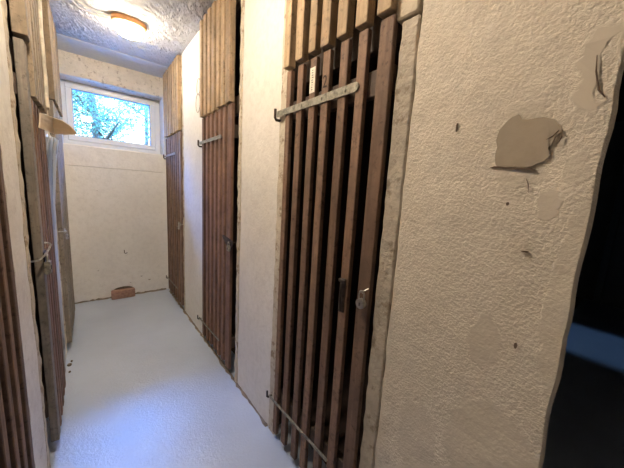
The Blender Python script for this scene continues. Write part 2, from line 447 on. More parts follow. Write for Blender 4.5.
# left wall
struct(obj('wall_left', slab(XL - T, XL, -1.3, 0.48, 0, H, 0.08, 0.003, 8, 17), 'wall_left'))
struct(obj('wall_left', slab(XL - T, XL, 1.225, 1.465, 0, H, 0.04, 0.005, 9, 19), 'wall_left'))
struct(obj('wall_left', slab(XL - T, XL, 2.098, 2.60, 0, H, 0.05, 0.004, 9, 23), 'wall_left'))
struct(obj('wall_left', slab(XL - T, XL, 3.33, YB, 0, H, 0.05, 0.003, 9, 29), 'wall_left'))

# window wall, built round the opening
WX0, WX1, WZ0, WZ1, WD = -0.196, 0.690, 1.650, 2.285, 0.36
bk = struct(obj('wall_back', slab(XL - T, XR + T, YB, YB + WD, 0, WZ0, 0.05, 0.003, 7, 31, 0.008), 'wall_far'))
struct(obj('wall_back', slab(XL - T, XR + T, YB, YB + WD, WZ1, H + 0.1, 0.03, 0.006, 12, 33, 0.006), 'lintel'))
bm = bmesh.new(); box(bm, XL - T, WX0, YB, YB + WD, WZ0, WZ1); struct(obj('wall_back', bm, 'reveal'))
bm = bmesh.new(); box(bm, WX1, XR + T, YB, YB + WD, WZ0, WZ1); struct(obj('wall_back', bm, 'reveal'))
# slightly proud whitewash coat under the window sill
bm = slab(XL + 0.005, XR - 0.004, YB - 0.007, YB + 0.01, 1.44, 1.642, 0.03, 0.003, 10, 35, 0.004)
struct(obj('trim_1', bm, 'wall_far'))

# dirt strip where the window wall meets the floor
bm = bmesh.new()
x = XL + 0.01
pts = []
while x < XR - 0.01:
    pts.append((x, R.uniform(0.010, 0.030), R.uniform(0.004, 0.016))); x += 0.025
rows = [[bm.verts.new((x, YB - d, 0.001)), bm.verts.new((x, YB - d * 0.4, h)), bm.verts.new((x, YB + 0.002, h * 1.4)), bm.verts.new((x, YB + 0.002, 0.0))] for x, d, h in pts]
for A, B in zip(rows, rows[1:]):
    for k in range(4): bm.faces.new((A[k], A[(k + 1) % 4], B[(k + 1) % 4], B[k]))
bm.faces.new(rows[0]); bm.faces.new(rows[-1][::-1])
o = obj('dust_line', bm, 'dirt'); o['kind'] = 'stuff'; o['label'] = 'line of grey dust and crumbs along the foot of the window wall'; o['category'] = 'dust'
# the same along the foot of the right-hand wall
bm = bmesh.new(); pts = []; y = 1.16
while y < 3.60:
    pts.append((y, R.uniform(0.006, 0.020), R.uniform(0.003, 0.010))); y += 0.03
rows = [[bm.verts.new((XR - d, y, 0.001)), bm.verts.new((XR - d * 0.4, y, h)), bm.verts.new((XR + 0.004, y, h * 1.4)), bm.verts.new((XR + 0.004, y, 0.0))] for y, d, h in pts]
for A, B in zip(rows, rows[1:]):
    for k in range(4): bm.faces.new((A[k], A[(k + 1) % 4], B[(k + 1) % 4], B[k]))
bm.faces.new(rows[0]); bm.faces.new(rows[-1][::-1])
o = obj('dust_line', bm, 'dirt'); o['kind'] = 'stuff'; o['label'] = 'thin line of grey dust along the foot of the right wall'; o['category'] = 'dust'

# store rooms behind the doors: dark walls
def dark(name, x0, x1, y0, y1, m='cellar'):
    bm = bmesh.new(); box(bm, x0, x1, y0, y1, 0, H); struct(obj(name, bm, m))
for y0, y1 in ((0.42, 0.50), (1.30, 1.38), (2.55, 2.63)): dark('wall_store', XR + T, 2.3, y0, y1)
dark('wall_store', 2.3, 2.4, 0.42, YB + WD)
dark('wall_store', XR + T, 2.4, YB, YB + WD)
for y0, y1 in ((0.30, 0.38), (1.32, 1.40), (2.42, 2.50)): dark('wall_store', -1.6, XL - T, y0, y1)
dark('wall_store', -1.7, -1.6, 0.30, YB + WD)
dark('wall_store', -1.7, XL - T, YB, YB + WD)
# side passage and the cross corridor behind the camera
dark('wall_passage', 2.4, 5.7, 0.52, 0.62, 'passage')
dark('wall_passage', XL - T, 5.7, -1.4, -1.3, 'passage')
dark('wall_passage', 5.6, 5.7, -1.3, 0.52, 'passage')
d1 = bmesh.new(); box(d1, 5.53, 5.585, -0.55, 0.24, 0.0, 2.05, 0.004)
dd = struct(obj('door_1', d1, 'doorpaint'))
d1 = bmesh.new(); box(d1, 5.51, 5.598, 0.245, 0.32, 0.0, 2.12, 0.003); box(d1, 5.51, 5.598, -0.63, -0.555, 0.0, 2.12, 0.003); box(d1, 5.51, 5.598, -0.63, 0.32, 2.055, 2.12)
struct(obj('trim_2', d1, 'doorpaint'))
d1 = bmesh.new(); tube(d1, [(5.53, -0.48, 1.03), (5.48, -0.48, 1.03), (5.48, -0.37, 1.03)], 0.009); obj('door_handle', d1, 'steel', dd)

# ------------------------------------------------------------------ scars and patches of the near wall
def blob(pts, axis_x, d0, d1, name, m, parent, jit=0.0015, sub=5):
    """irregular flat patch of plaster on the wall plane x = axis_x (points in y,z)"""
    P = []
    n = len(pts)
    for i in range(n):
        a, b = Vector(pts[i]), Vector(pts[(i + 1) % n])
        for k in range(sub):
            p = a.lerp(b, k / sub)
            q = mn.noise_vector(Vector((p.x * 60, p.y * 60, 3.0)))
            P.append((p.x + q.x * jit * 2, p.y + q.y * jit * 2))
    bm = bmesh.new(); prism(bm, P, 0, axis_x - d1, axis_x + d0)
    ngon = [f for f in bm.faces if len(f.verts) > 4]
    bmesh.ops.triangulate(bm, faces=ngon)
    return obj(name, bm, m, parent)

blob([(0.238, 1.455), (0.226, 1.478), (0.205, 1.492), (0.192, 1.480), (0.160, 1.480), (0.137, 1.468), (0.130, 1.448), (0.138, 1.436), (0.146, 1.418), (0.140, 1.404), (0.150, 1.390), (0.180, 1.381), (0.225, 1.386), (0.236, 1.400), (0.232, 1.428)],
     XR, 0.008, 0.0036, 'cement_patch', 'cement', wr, 0.0025)
blob([(0.2415, 1.384), (0.232, 1.387), (0.20, 1.3815), (0.165, 1.3805), (0.158, 1.3765), (0.19, 1.377), (0.23, 1.382)], XR, 0.008, 0.0052, 'plaster_gouge', 'scar', wr, 0.001)
tb = bmesh.new(); tube(tb, [(XR - 0.0035, 0.150, 1.434), (XR - 0.004, 0.140, 1.440), (XR - 0.004, 0.133, 1.450)], [0.0004, 0.0013, 0.0006], 5); obj('plaster_crack', tb, 'scar', wr)
tb = bmesh.new(); tube(tb, [(XR - 0.0035, 0.128, 1.450), (XR - 0.004, 0.127, 1.436), (XR - 0.004, 0.131, 1.424)], [0.0004, 0.0014, 0.0006], 5); obj('plaster_crack', tb, 'scar', wr)
# smoothed ring round the old socket hole near the corner
tb = bmesh.new(); tube(tb, [(XR - 0.003, 0.100, 1.572), (XR - 0.0035, 0.097, 1.545), (XR - 0.004, 0.089, 1.512), (XR - 0.004, 0.079, 1.497)], [0.0006, 0.0014, 0.0017, 0.0008], 6)
obj('plaster_crack', tb, 'scar', wr)
for (y, z, a, b) in ((0.196, 1.305, 0.003, 0.004), (0.327, 1.482, 0.002, 0.010), (0.152, 1.208, 0.007, 0.0018), (0.140, 1.000, 0.003, 0.007)):
    blob([(y - a, z), (y - a * 0.5, z + b), (y + a * 0.6, z + b * 0.8), (y + a, z), (y + a * 0.4, z - b), (y - a * 0.6, z - b * 0.9)], XR, 0.008, 0.0045, 'plaster_chip', 'scar', wr, 0.0008, 3)
tb = bmesh.new(); tube(tb, [(XR - 0.0045, 0.171, 1.359), (XR - 0.005, 0.166, 1.348), (XR - 0.005, 0.163, 1.330)], [0.0005, 0.0011, 0.0005], 5); obj('plaster_crack', tb, 'scar', wr)

# ------------------------------------------------------------------ door posts and frames (part of the building)
def trim(k, bmx, m): return struct(obj('trim_%d' % k, bmx, m))
trim(3, slab(XR - 0.002, XR + 0.035, 0.463, 0.520, 0.0, 1.795, 0.02, 0.0035, 22, 41, 0.004), 'frame_post')
trim(4, slab(XR - 0.009, XR + 0.028, 0.466, 0.537, 1.80, 2.49, 0.03, 0.003, 18, 43, 0.004), 'frame_white')
trim(5, slab(XR - 0.006, XR + 0.02, 1.096, 1.146, 0.0, 2.49, 0.02, 0.004, 20, 45, 0.004), 'frame_white')
trim(6, slab(XR - 0.004, XR + 0.02, 1.576, 1.612, 0.0, 2.49, 0.02, 0.005, 20, 47, 0.004), 'frame_white')
trim(7, slab(XR - 0.003, XR + 0.02, 2.287, 2.309, 0.0, 2.49, 0.03, 0.003, 20, 49, 0.003), 'frame_white')
trim(8, slab(XR - 0.004, XR + 0.02, 2.886, 2.908, 0.0, 2.49, 0.02, 0.004, 20, 51, 0.003), 'frame_white')
trim(9, slab(XR - 0.003, XR + 0.02, 3.583, 3.604, 0.0, 2.49, 0.03, 0.003, 20, 53, 0.003), 'frame_white')
trim(10, slab(XL - 0.02, XL + 0.002, 1.462, 1.530, 0.0, 2.49, 0.02, 0.006, 18, 55, 0.005), 'frame_white')
trim(11, slab(XL - 0.02, XL + 0.003, 1.190, 1.224, 0.0, 2.49, 0.02, 0.004, 18, 57, 0.004), 'frame_white')
trim(12, slab(XL - 0.02, XL + 0.004, 2.600, 2.625, 0.0, 2.49, 0.03, 0.004, 18, 59, 0.004), 'frame_white')

# added dark liners: shade in the openings put into their colour
def gap_liner(side, y0, y1):
    X = XR if side > 0 else XL
    xa, xb = X + side * 0.036, X + side * (T + 0.005)
    bm = bmesh.new(); box(bm, min(xa, xb), max(xa, xb), y0, y1, 0, H, 0.002); struct(obj('trim_13', bm, 'gap_liner'))
for y0, y1 in ((0.464, 0.482), (1.128, 1.146), (1.576, 1.594), (2.290, 2.308), (2.886, 2.904), (3.586, 3.604)): gap_liner(1, y0, y1)
for y0, y1 in ((0.482, 0.50), (1.206, 1.224), (1.466, 1.484), (2.08, 2.098), (2.602, 2.620), (3.31, 3.328)): gap_liner(-1, y0, y1)

# ------------------------------------------------------------------ lath doors
def lath(side, yc, w, d0, d1, z0, z1, seed):
    """one sawn lath, a little warped; d = distance out of the wall plane"""
    X = XR if side > 0 else XL
    bm = bmesh.new()
    xa, xb = X - side * d0, X - side * d1
    box(bm, min(xa, xb), max(xa, xb), yc - w / 2, yc + w / 2, z0, z1, 0.0022)
    for i in range(1, 8):
        z = z0 + (z1 - z0) * i / 8
        bmesh.ops.bisect_plane(bm, geom=bm.verts[:] + bm.edges[:] + bm.faces[:], plane_co=(0, 0, z), plane_no=(0, 0, 1))
    for v in bm.verts:
        q = mn.noise_vector(Vector((seed * 3.3, seed * 1.1, v.co.z * 1.6)))
        e = mn.noise_vector(v.co * 30 + Vector((seed, 0, 0)))
        v.co.y += q.y * 0.0035 + e.y * 0.0008
        v.co.x += q.x * 0.0015
    return bm

def strap(side, ya, yb, z, w, d, parent, m='zinc', rise=0.0, t=0.005):
    """flat hinge strap with a rounded tip at ya and its knuckle at yb"""
    X = XR if side > 0 else XL
    poly = []
    n = 8
    for k in range(n + 1):
        a = math.pi / 2 + math.pi * k / n
        poly.append((ya + w / 2 + math.cos(a) * w / 2, z + math.sin(a) * w / 2))
    poly += [(yb, z - w * 0.42 + rise), (yb, z + w * 0.42 + rise)]
    bm = bmesh.new(); prism(bm, poly, 0, X - side * d, X - side * (d + t))
    for i in range(1, 4):                       # bolt heads
        y = ya + (yb - ya) * (0.12 + 0.25 * (i - 1)); zz = z + rise * (y - ya) / (yb - ya)
        tube(bm, [(X - side * (d + t - 0.001), y, zz), (X - side * (d + t + 0.003), y, zz)], w * 0.2, 8)
    return obj('hinge_strap', bm, m, parent)

def pintle(side, y, z, parent, m='iron', s=1.0):
    X = XR if side > 0 else XL
    bm = bmesh.new()
    tube(bm, [(X + side * 0.03, y, z - 0.012 * s), (X - side * 0.026, y, z - 0.012 * s), (X - side * 0.032, y, z - 0.004 * s), (X - side * 0.032, y, z + 0.035 * s)], 0.0065 * s, 8)
    return obj('hinge_pintle', bm, m, parent)

def door(side, centres, widths, z0, z1, m, label, plabel, group_seed, mu='wood_up', thick=0.020, thick_up=0.015, zsplit=1.825, zlow=None):
    X = XR if side > 0 else XL
    ya, yb = centres[0] - widths[0] / 2, centres[-1] + widths[-1] / 2
    d = thing('lath_door', label, 'door', (X, (ya + yb) / 2, z0))
    laths = []
    for i, (c, w) in enumerate(zip(centres, widths)):
        mm = m if not isinstance(m, list) else m[i % len(m)]
        laths.append(obj('lath', lath(side, c, w, 0.0, thick, z0 + R.uniform(-0.008, 0.008), (zsplit if zlow is None or i == 0 else zlow) - 0.008, group_seed + i), mm, d))
    for zr in (0.24, 1.655):
        bm = bmesh.new(); xa, xb = X + side * 0.001, X + side * 0.030
        box(bm, min(xa, xb), max(xa, xb), ya + 0.004, yb - 0.004, zr - 0.04, zr + 0.04, 0.003)
        obj('rail', bm, 'rail_dark', d)
    p = thing('lath_panel', plabel, 'panel', (X, (ya + yb) / 2, zsplit))
    for i, (c, w) in enumerate(zip(centres, widths)):
        c2 = c + R.uniform(-0.006, 0.006)
        obj('lath', lath(side, c2, (max(w, 0.046) if w > 0.037 else 0.042) + R.uniform(-0.001, 0.003), 0.0, thick + thick_up, (zsplit if zlow is None or i == 0 else zlow) + R.uniform(-0.005, 0.008), H - 0.012, group_seed + 40 + i), mu, p)
    bm = bmesh.new(); xa, xb = X + side * 0.032, X + side * 0.06
    box(bm, min(xa, xb), max(xa, xb), ya - 0.04, yb + 0.03, zsplit - 0.055, zsplit + 0.055, 0.003)
    obj('rail', bm, 'rail_dark', p)
    bm = bmesh.new()
    box(bm, min(xa, xb), max(xa, xb), ya - 0.03, yb + 0.03, 2.40, 2.485, 0.003)
    obj('rail', bm, 'rail_dark', p)
    return d, laths, p

# nearest door on the right
cD1 = [0.556, 0.6455, 0.7275, 0.8185, 0.8935, 0.979, 1.062]
wD1 = [0.050, 0.038, 0.038, 0.039, 0.037, 0.038, 0.032]
D1, L_D1, P1 = door(1, cD1, wD1, 0.05, 1.8, ['wood_door'],
    'large brown lath door nearest the camera, with a paper strip and a 2 on its laths',
    'tan lath panel up to the ceiling above the nearest right-hand door', 1)
strap(1, 0.645, 1.140, 1.652, 0.030, 0.0205, D1)
strap(1, 0.660, 1.120, 0.245, 0.013, 0.0205, D1, 'zinc', -0.018)
pintle(1, 1.145, 1.640, wr); pintle(1, 1.125, 0.226, wr, 'iron', 0.8)
# paper strip and painted number
def on_lath(name, y, z, w, h, m, parent, d=0.0252):
    bm = bmesh.new(); box(bm, XR - d - 0.0006, XR - d + 0.001, y - w / 2, y + w / 2, z - h / 2, z + h / 2)
    return obj(name, bm, m, parent)
bm = bmesh.new(); box(bm, XR - 0.0212, XR - 0.0195, 0.8935 - 0.016, 0.8935 + 0.016, 1.689, 1.781)
nf = len(bm.faces)
for k in range(9):
    z = 1.700 + k * 0.0088
    box(bm, XR - 0.0217, XR - 0.0205, 0.8935 - R.uniform(0.001, 0.006), 0.8935 + R.uniform(0.001, 0.006), z - 0.0012, z + 0.0012)
bm.faces.ensure_lookup_table()
for f in bm.faces[nf:]: f.material_index = 1
lab = obj('paper_label', bm, ['paper', 'ink'], L_D1[4]); lab['label'] = 'white paper strip with faint marks'
tx = bpy.data.curves.new('two', 'FONT'); tx.body = '2'; tx.size = 0.062; tx.extrude = 0.0006; tx.align_x = 'CENTER'
to = bpy.data.objects.new('two_tmp', tx); COL.objects.link(to)
bpy.context.view_layer.update()
me = bpy.data.meshes.new_from_object(to.evaluated_get(bpy.context.evaluated_depsgraph_get()))
bpy.data.objects.remove(to); 
me.transform(Matrix(((0, 0, -1, XR - 0.0206), (-0.8, 0, 0, 0.8185), (0, 1, 0, 1.690), (0, 0, 0, 1))))
bm = bmesh.new(); bm.from_mesh(me); bpy.data.meshes.remove(me)
obj('painted_number', bm, 'ink', L_D1[3])
# slide bolt on the second lath
bm = bmesh.new(); box(bm, XR - 0.027, XR - 0.0195, 0.634, 0.657, 0.885, 1.010, 0.002)
sb = obj('slide_bolt', bm, 'iron', D1)
bm = bmesh.new(); box(bm, XR - 0.036, XR - 0.0305, 0.628, 0.660, 0.998, 1.010, 0.002); tube(bm, [(XR - 0.031, 0.644, 0.89), (XR - 0.036, 0.644, 0.895), (XR - 0.036, 0.644, 0.995)], 0.004)
obj('bolt_rod', bm, 'iron', sb)
# hasp and padlock
bm = bmesh.new(); tube(bm, [(XR - 0.022, 0.533, 1.008), (XR - 0.034, 0.540, 1.000), (XR - 0.034, 0.550, 0.992), (XR - 0.022, 0.556, 0.985)], 0.0026)
obj('staple', bm, 'steel', D1)

def padlock(x, y, z, side, label, w=0.032, h=0.032, t=0.014, mb='brass', tilt=0.0, round_=False, r=0.0028):
    """shackle bow on top, body hung below; z is the top of the body"""
    t_ = thing('padlock', label, 'padlock', (x, y, z - h))
    bm = bmesh.new()
    if round_:
        tube(bm, [(x - t / 2, y, z - h / 2), (x + t / 2, y, z - h / 2)], h / 2, 20)
        tube(bm, [(x - side * t / 2, y, z - h / 2), (x - side * (t / 2 + 0.0015), y, z - h / 2)], h * 0.3, 16)
    else:
        box(bm, x - t / 2, x + t / 2, y - w / 2, y + w / 2, z - h, z, 0.003, 2)
    obj('body', bm, mb, t_)
    bm = bmesh.new(); a = w * 0.30
    pts = [(x, y - a, z - 0.004)] + [(x, y - a * math.cos(math.pi * k / 8), z + 0.012 + a * 1.25 * math.sin(math.pi * k / 8)) for k in range(9)] + [(x, y + a, z - 0.004)]
    tube(bm, pts, r, 8); obj('shackle', bm, 'steel', t_)
    bm = bmesh.new(); box(bm, x - side * (t / 2 + 0.002), x - side * (t / 2 - 0.001), y - 0.002, y + 0.002, z - h * 0.68, z - h * 0.36); obj('keyhole', bm, 'ink', t_)
    return t_
padlock(XR - 0.036, 0.548, 0.972, 1, 'small pale round padlock hanging on the nearest right-hand door', 0.036, 0.034, 0.014, 'steel', round_=True)

# middle door on the right
cD2 = [1.712, 1.806, 1.888, 1.970, 2.056, 2.142, 2.232, ]
wD2 = [0.068, 0.040, 0.040, 0.040, 0.040, 0.040, 0.041]
D2, L_D2, P2 = door(1, cD2, wD2, 0.05, 1.8, ['wood_red'],
    'reddish brown lath door in the middle of the right wall, with a dark triangular hasp',
    'tan lath panel above the middle right-hand door, closest to the lamp', 101)
strap(1, 1.840, 2.300, 1.640, 0.024, 0.0205, D2); strap(1, 1.850, 2.335, 0.185, 0.012, 0.0205, D2, 'zinc', -0.015)
pintle(1, 2.308, 1.630, wr); pintle(1, 2.343, 0.162, wr, 'iron', 0.8)
bm = bmesh.new(); prism(bm, [(1.80, 0.975), (1.795, 0.990), (1.625, 0.972), (1.622, 0.955), (1.66, 0.905), (1.70, 0.915)], 0, XR - 0.0205, XR - 0.026)
obj('hasp', bm, 'iron', D2)
bm = bmesh.new(); tube(bm, [(XR + 0.004, 1.636, 0.962), (XR - 0.042, 1.636, 0.962), (XR - 0.042, 1.650, 0.948), (XR - 0.026, 1.652, 0.946)], 0.0035); obj('staple', bm, 'iron', D2)
padlock(XR - 0.043, 1.645, 0.943, 1, 'dark padlock on the triangular hasp of the middle right-hand door', 0.034, 0.036, 0.014, 'zinc')

# far door on the right
cD3 = [2.952, 3.042, 3.126, 3.212, 3.300, 3.388, 3.474, 3.553][:8]
wD3 = [0.062] + [0.040] * 7
D3, L_D3, P3 = door(1, cD3, wD3, 0.05, 1.8, ['wood_grey_red', 'wood_door'],
    'lath door farthest along the right wall, beside the window wall',
    'tan lath panel above the farthest right-hand door, touching the window wall corner', 201)
strap(1, 3.10, 3.615, 1.625, 0.022, 0.0205, D3); strap(1, 3.10, 3.615, 0.19, 0.012, 0.0205, D3, 'zinc', -0.012)
pintle(1, 3.622, 1.612, wr); pintle(1, 3.622, 0.168, wr, 'iron', 0.8)
bm = bmesh.new(); box(bm, XR - 0.026, XR - 0.0205, 2.915, 3.03, 0.90, 0.935, 0.002); obj('hasp', bm, 'zinc', D3)
bm = bmesh.new(); tube(bm, [(XR + 0.004, 2.917, 0.92), (XR - 0.040, 2.919, 0.92), (XR - 0.040, 2.936, 0.912), (XR - 0.026, 2.938, 0.912)], 0.0035); obj('staple', bm, 'steel', D3)
padlock(XR - 0.041, 2.928, 0.905, 1, 'small steel padlock on the farthest right-hand door', 0.034, 0.036, 0.014, 'steel')

# left doors
cL1 = [0.560, 0.645, 0.728, 0.812, 0.896, 0.980, 1.062, 1.146]
wL1 = [0.036] * 8
DL1, _, PL1 = door(-1, cL1, wL1, 0.05, 1.8, ['wood_door'],
    'dark brown lath door cut off by the left edge of the photo, nearest on the left wall',
    'tan lath panel above the nearest left-hand door, at the edge of the photo', 301, mu='wood_up_dark', thick=0.012, thick_up=0.030, zsplit=1.80)
cL2 = [1.636, 1.720, 1.802, 1.882, 1.964, 2.044]
wL2 = [0.068] + [0.042] * 5
DL2, _, PL2 = door(-1, cL2, wL2, 0.07, 1.8, ['wood_grey', 'wood_door', 'wood_red', 'wood_door', 'wood_red', 'wood_door'],
    'grey-brown lath door in the middle of the left wall, with a hanging padlock',
    'tan lath panel above the middle left-hand door, beside the pale hanging strip', 401, mu='wood_up_dark', thick=0.029, thick_up=0.014, zsplit=1.83, zlow=1.635)
# hooked wire, hasp and padlock
xw = XL + 0.029
bm = bmesh.new(); tube(bm, [(XL - 0.02, 1.575, 0.952), (XL + 0.020, 1.575, 0.958), (xw + 0.008, 1.592, 0.975), (xw + 0.016, 1.640, 0.990), (xw + 0.022, 1.672, 1.006), (xw + 0.010, 1.690, 1.012), (xw - 0.002, 1.690, 1.012)], 0.0040, 8)
obj('wire_hook', bm, 'steel', DL2)
bm = bmesh.new(); box(bm, XL + 0.029, XL + 0.034, 1.603, 1.665, 0.928, 0.985, 0.002); obj('hasp', bm, 'iron', DL2)
padlock(xw + 0.012, 1.610, 0.945, -1, 'brown-grey padlock hanging from a hooked wire on the middle left-hand door', 0.046, 0.056, 0.020, 'zinc', r=0.004)

cL3 = [2.668, 2.762, 2.846, 2.932, 3.018, 3.104, 3.190, 3.276]
wL3 = [0.066] + [0.046] * 7
DL3, _, PL3 = door(-1, cL3, wL3, 0.07, 1.8, ['wood_grey'],
    'weathered grey lath door farthest along the left wall, below the window corner',
    'tan lath panel above the farthest left-hand door, in front of the window wall', 501, mu='wood_up_dark', thick=0.032, thick_up=0.013, zsplit=1.83)
bm = bmesh.new(); box(bm, XL + 0.036, XL + 0.041, 2.635, 2.72, 0.905, 0.94, 0.002); obj('hasp', bm, 'steel', DL3)
bm = bmesh.new(); tube(bm, [(XL - 0.01, 2.632, 0.925), (XL + 0.050, 2.632, 0.925), (XL + 0.050, 2.650, 0.915), (XL + 0.037, 2.652, 0.915)], 0.004); obj('staple', bm, 'steel', DL3)
padlock(XL + 0.051, 2.641, 0.905, -1, 'small steel padlock on the farthest left-hand door', 0.034, 0.036, 0.014, 'steel')

# pale batten over the far laths of the middle left-hand panel
bm = slab(XL + 0.0435, XL + 0.056, 2.02, 2.06, 1.66, H - 0.02, 0.05, 0.004, 9, 71, 0.003)
obj('pale_batten', bm, 'wood_white', PL2)['label'] = 'pale painted batten'

# ------------------------------------------------------------------ pencilled figure eight on the right-hand pier
bm = bmesh.new()
xp = XR - 0.0065
for cz, rr, cy in ((2.085, 0.060, 2.385), (1.965, 0.072, 2.400)):
    tube(bm, [(xp, cy + rr * 0.75 * math.cos(a), cz + rr * math.sin(a)) for a in [2 * math.pi * k / 24 for k in range(24)]], 0.0018, 5, True)
obj('pencil_mark', bm, 'pencil', wr)

# ------------------------------------------------------------------ cardboard flap and plastic film on the left
Yf = 2.10
def sheet(name, rows, th, m, parent=None, smooth=True):
    bm = bmesh.new()
    G = [[bm.verts.new(p) for p in r] for r in rows]
    for A, B in zip(G, G[1:]):
        for k in range(len(A) - 1): bm.faces.new((A[k], A[k + 1], B[k + 1], B[k]))
    bmesh.ops.recalc_face_normals(bm, faces=bm.faces)
    bmesh.ops.solidify(bm, geom=bm.faces[:], thickness=th)
    return obj(name, bm, m, parent, smooth)
rows = [[(-0.157, 1.710, 1.578), (-0.135, 1.950, 1.607), (-0.098, 1.955, 1.599), (-0.068, 1.960, 1.580), (-0.044, 1.97, 1.553)],
        [(-0.157, 1.690, 1.555), (-0.138, 1.980, 1.590), (-0.098, 1.985, 1.583), (-0.068, 1.985, 1.571), (-0.044, 1.985, 1.552)],
        [(-0.157, 1.665, 1.530), (-0.141, 2.015, 1.566), (-0.098, 2.015, 1.563), (-0.068, 2.010, 1.560), (-0.044, 2.00, 1.551)],
        [(-0.157, 1.635, 1.506), (-0.144, 2.080, 1.543), (-0.096, 2.075, 1.546), (-0.071, 2.060, 1.550), (-0.045, 2.03, 1.551)]]
fl = sheet('cardboard_flap', rows, 0.004, 'board', None, False)
tag(pivot(fl, (XL + 0.03, 2.0, 1.56)), 'tan cardboard flap sticking out from the left doors in front of the window', 'cardboard')

KEY = [(1.538, -0.170, -0.130, 2.120, 0.10), (1.46, -0.186, -0.140, 2.125, 0.09), (1.38, -0.190, -0.148, 2.13, 0.06), (1.29, -0.192, -0.157, 2.145, 0.04), (1.15, -0.192, -0.168, 2.15, 0.03),
       (0.89, -0.189, -0.173, 2.16, 0.022), (0.51, -0.184, -0.172, 2.17, 0.018), (0.28, -0.184, -0.173, 2.17, 0.015), (0.09, -0.190, -0.182, 2.165, 0.010)]
rows = []
for k in range(len(KEY) - 1):
    for q in range(4 if k < len(KEY) - 2 else 5):
        t = q / 4; A, B = KEY[k], KEY[k + 1]
        z, xa, xb, yy, dy = [a + (b - a) * t for a, b in zip(A, B)]
        rows.append([(xa + (xb - xa) * (i / 16) + 0.003 * math.sin(i * 1.9 + z * 3), yy + dy * math.sin(i * 0.95 + z * 4) * 0.5, z - (i / 16) * 0.02 * (z / 1.5)) for i in range(17)])
bm = bmesh.new()
G = [[bm.verts.new((max(p[0], XL + 0.010), p[1], p[2])) for p in r] for r in rows]
for A, B in zip(G, G[1:]):
    for k in range(len(A) - 1): bm.faces.new((A[k], A[k + 1], B[k + 1], B[k]))
ex = bmesh.ops.extrude_face_region(bm, geom=bm.faces[:])
for g in ex['geom']:
    if isinstance(g, bmesh.types.BMVert): g.co += Vector((0.0002, 0.0012, 0))
fm = obj('plastic_film', bm, 'film', None, True)
tag(pivot(fm, (XL + 0.05, 2.1, 0.10)), 'milky plastic film hanging below the cardboard flap down the left doors', 'plastic sheet')

# ------------------------------------------------------------------ window
def rim4(bm, x0, x1, z0, z1, wl, wr_, wb, wt, ya, yb, bev=0.004):
    box(bm, x0, x1, ya, yb, z0, z0 + wb, bev); box(bm, x0, x1, ya, yb, z1 - wt, z1, bev)
    box(bm, x0, x0 + wl, ya, yb, z0 + wb * 0.98, z1 - wt * 0.98, bev); box(bm, x1 - wr_, x1, ya, yb, z0 + wb * 0.98, z1 - wt * 0.98, bev)
bm = bmesh.new(); rim4(bm, WX0 + 0.001, WX1 - 0.001, WZ0 + 0.001, WZ1 - 0.001, 0.060, 0.070, 0.070, 0.040, 3.885, 3.945)
win = struct(obj('window_1', bm, 'pvc'))
GX0, GX1, GZ0, GZ1 = -0.105, 0.586, 1.757, 2.215
def rim(bm, x0, x1, z0, z1, w, ya, yb, bev=0.004):
    box(bm, x0, x1, ya, yb, z0, z0 + w, bev); box(bm, x0, x1, ya, yb, z1 - w, z1, bev)
    box(bm, x0, x0 + w, ya, yb, z0 + w * 0.98, z1 - w * 0.98, bev); box(bm, x1 - w, x1, ya, yb, z0 + w * 0.98, z1 - w * 0.98, bev)
bm = bmesh.new(); rim(bm, GX0 - 0.052, GX1 + 0.052, GZ0 - 0.052, GZ1 + 0.052, 0.052, 3.866, 3.93, 0.006); sash = obj('window_sash', bm, 'pvc', win)
bm = bmesh.new(); rim(bm, GX0 - 0.004, GX1 + 0.004, GZ0 - 0.004, GZ1 + 0.004, 0.008, 3.872, 3.922, 0.001); obj('glazing_gasket', bm, 'gasket', sash)
bm = bmesh.new(); box(bm, GX0 - 0.002, GX1 + 0.002, 3.892, 3.898, GZ0 - 0.002, GZ1 + 0.002); obj('window_pane', bm, 'glass', sash)
bm = bmesh.new(); box(bm, WX0 + 0.002, WX1 - 0.002, 3.946, YB + WD + 0.03, WZ0 + 0.002, WZ0 + 0.02); obj('outer_sill', bm, 'pvc', win)

# ------------------------------------------------------------------ small things on the window wall and floor
bm = bmesh.new(); tube(bm, [(0.262, YB + 0.01, 0.540), (0.262, YB - 0.012, 0.540), (0.262, YB - 0.018, 0.530), (0.262, YB - 0.018, 0.512), (0.275, YB - 0.018, 0.505), (0.290, YB - 0.018, 0.512)], 0.004)
tag(pivot(obj('wall_hook', bm, 'iron'), (0.262, YB, 0.52)), 'small bent dark hook in the wall below the window', 'hook')
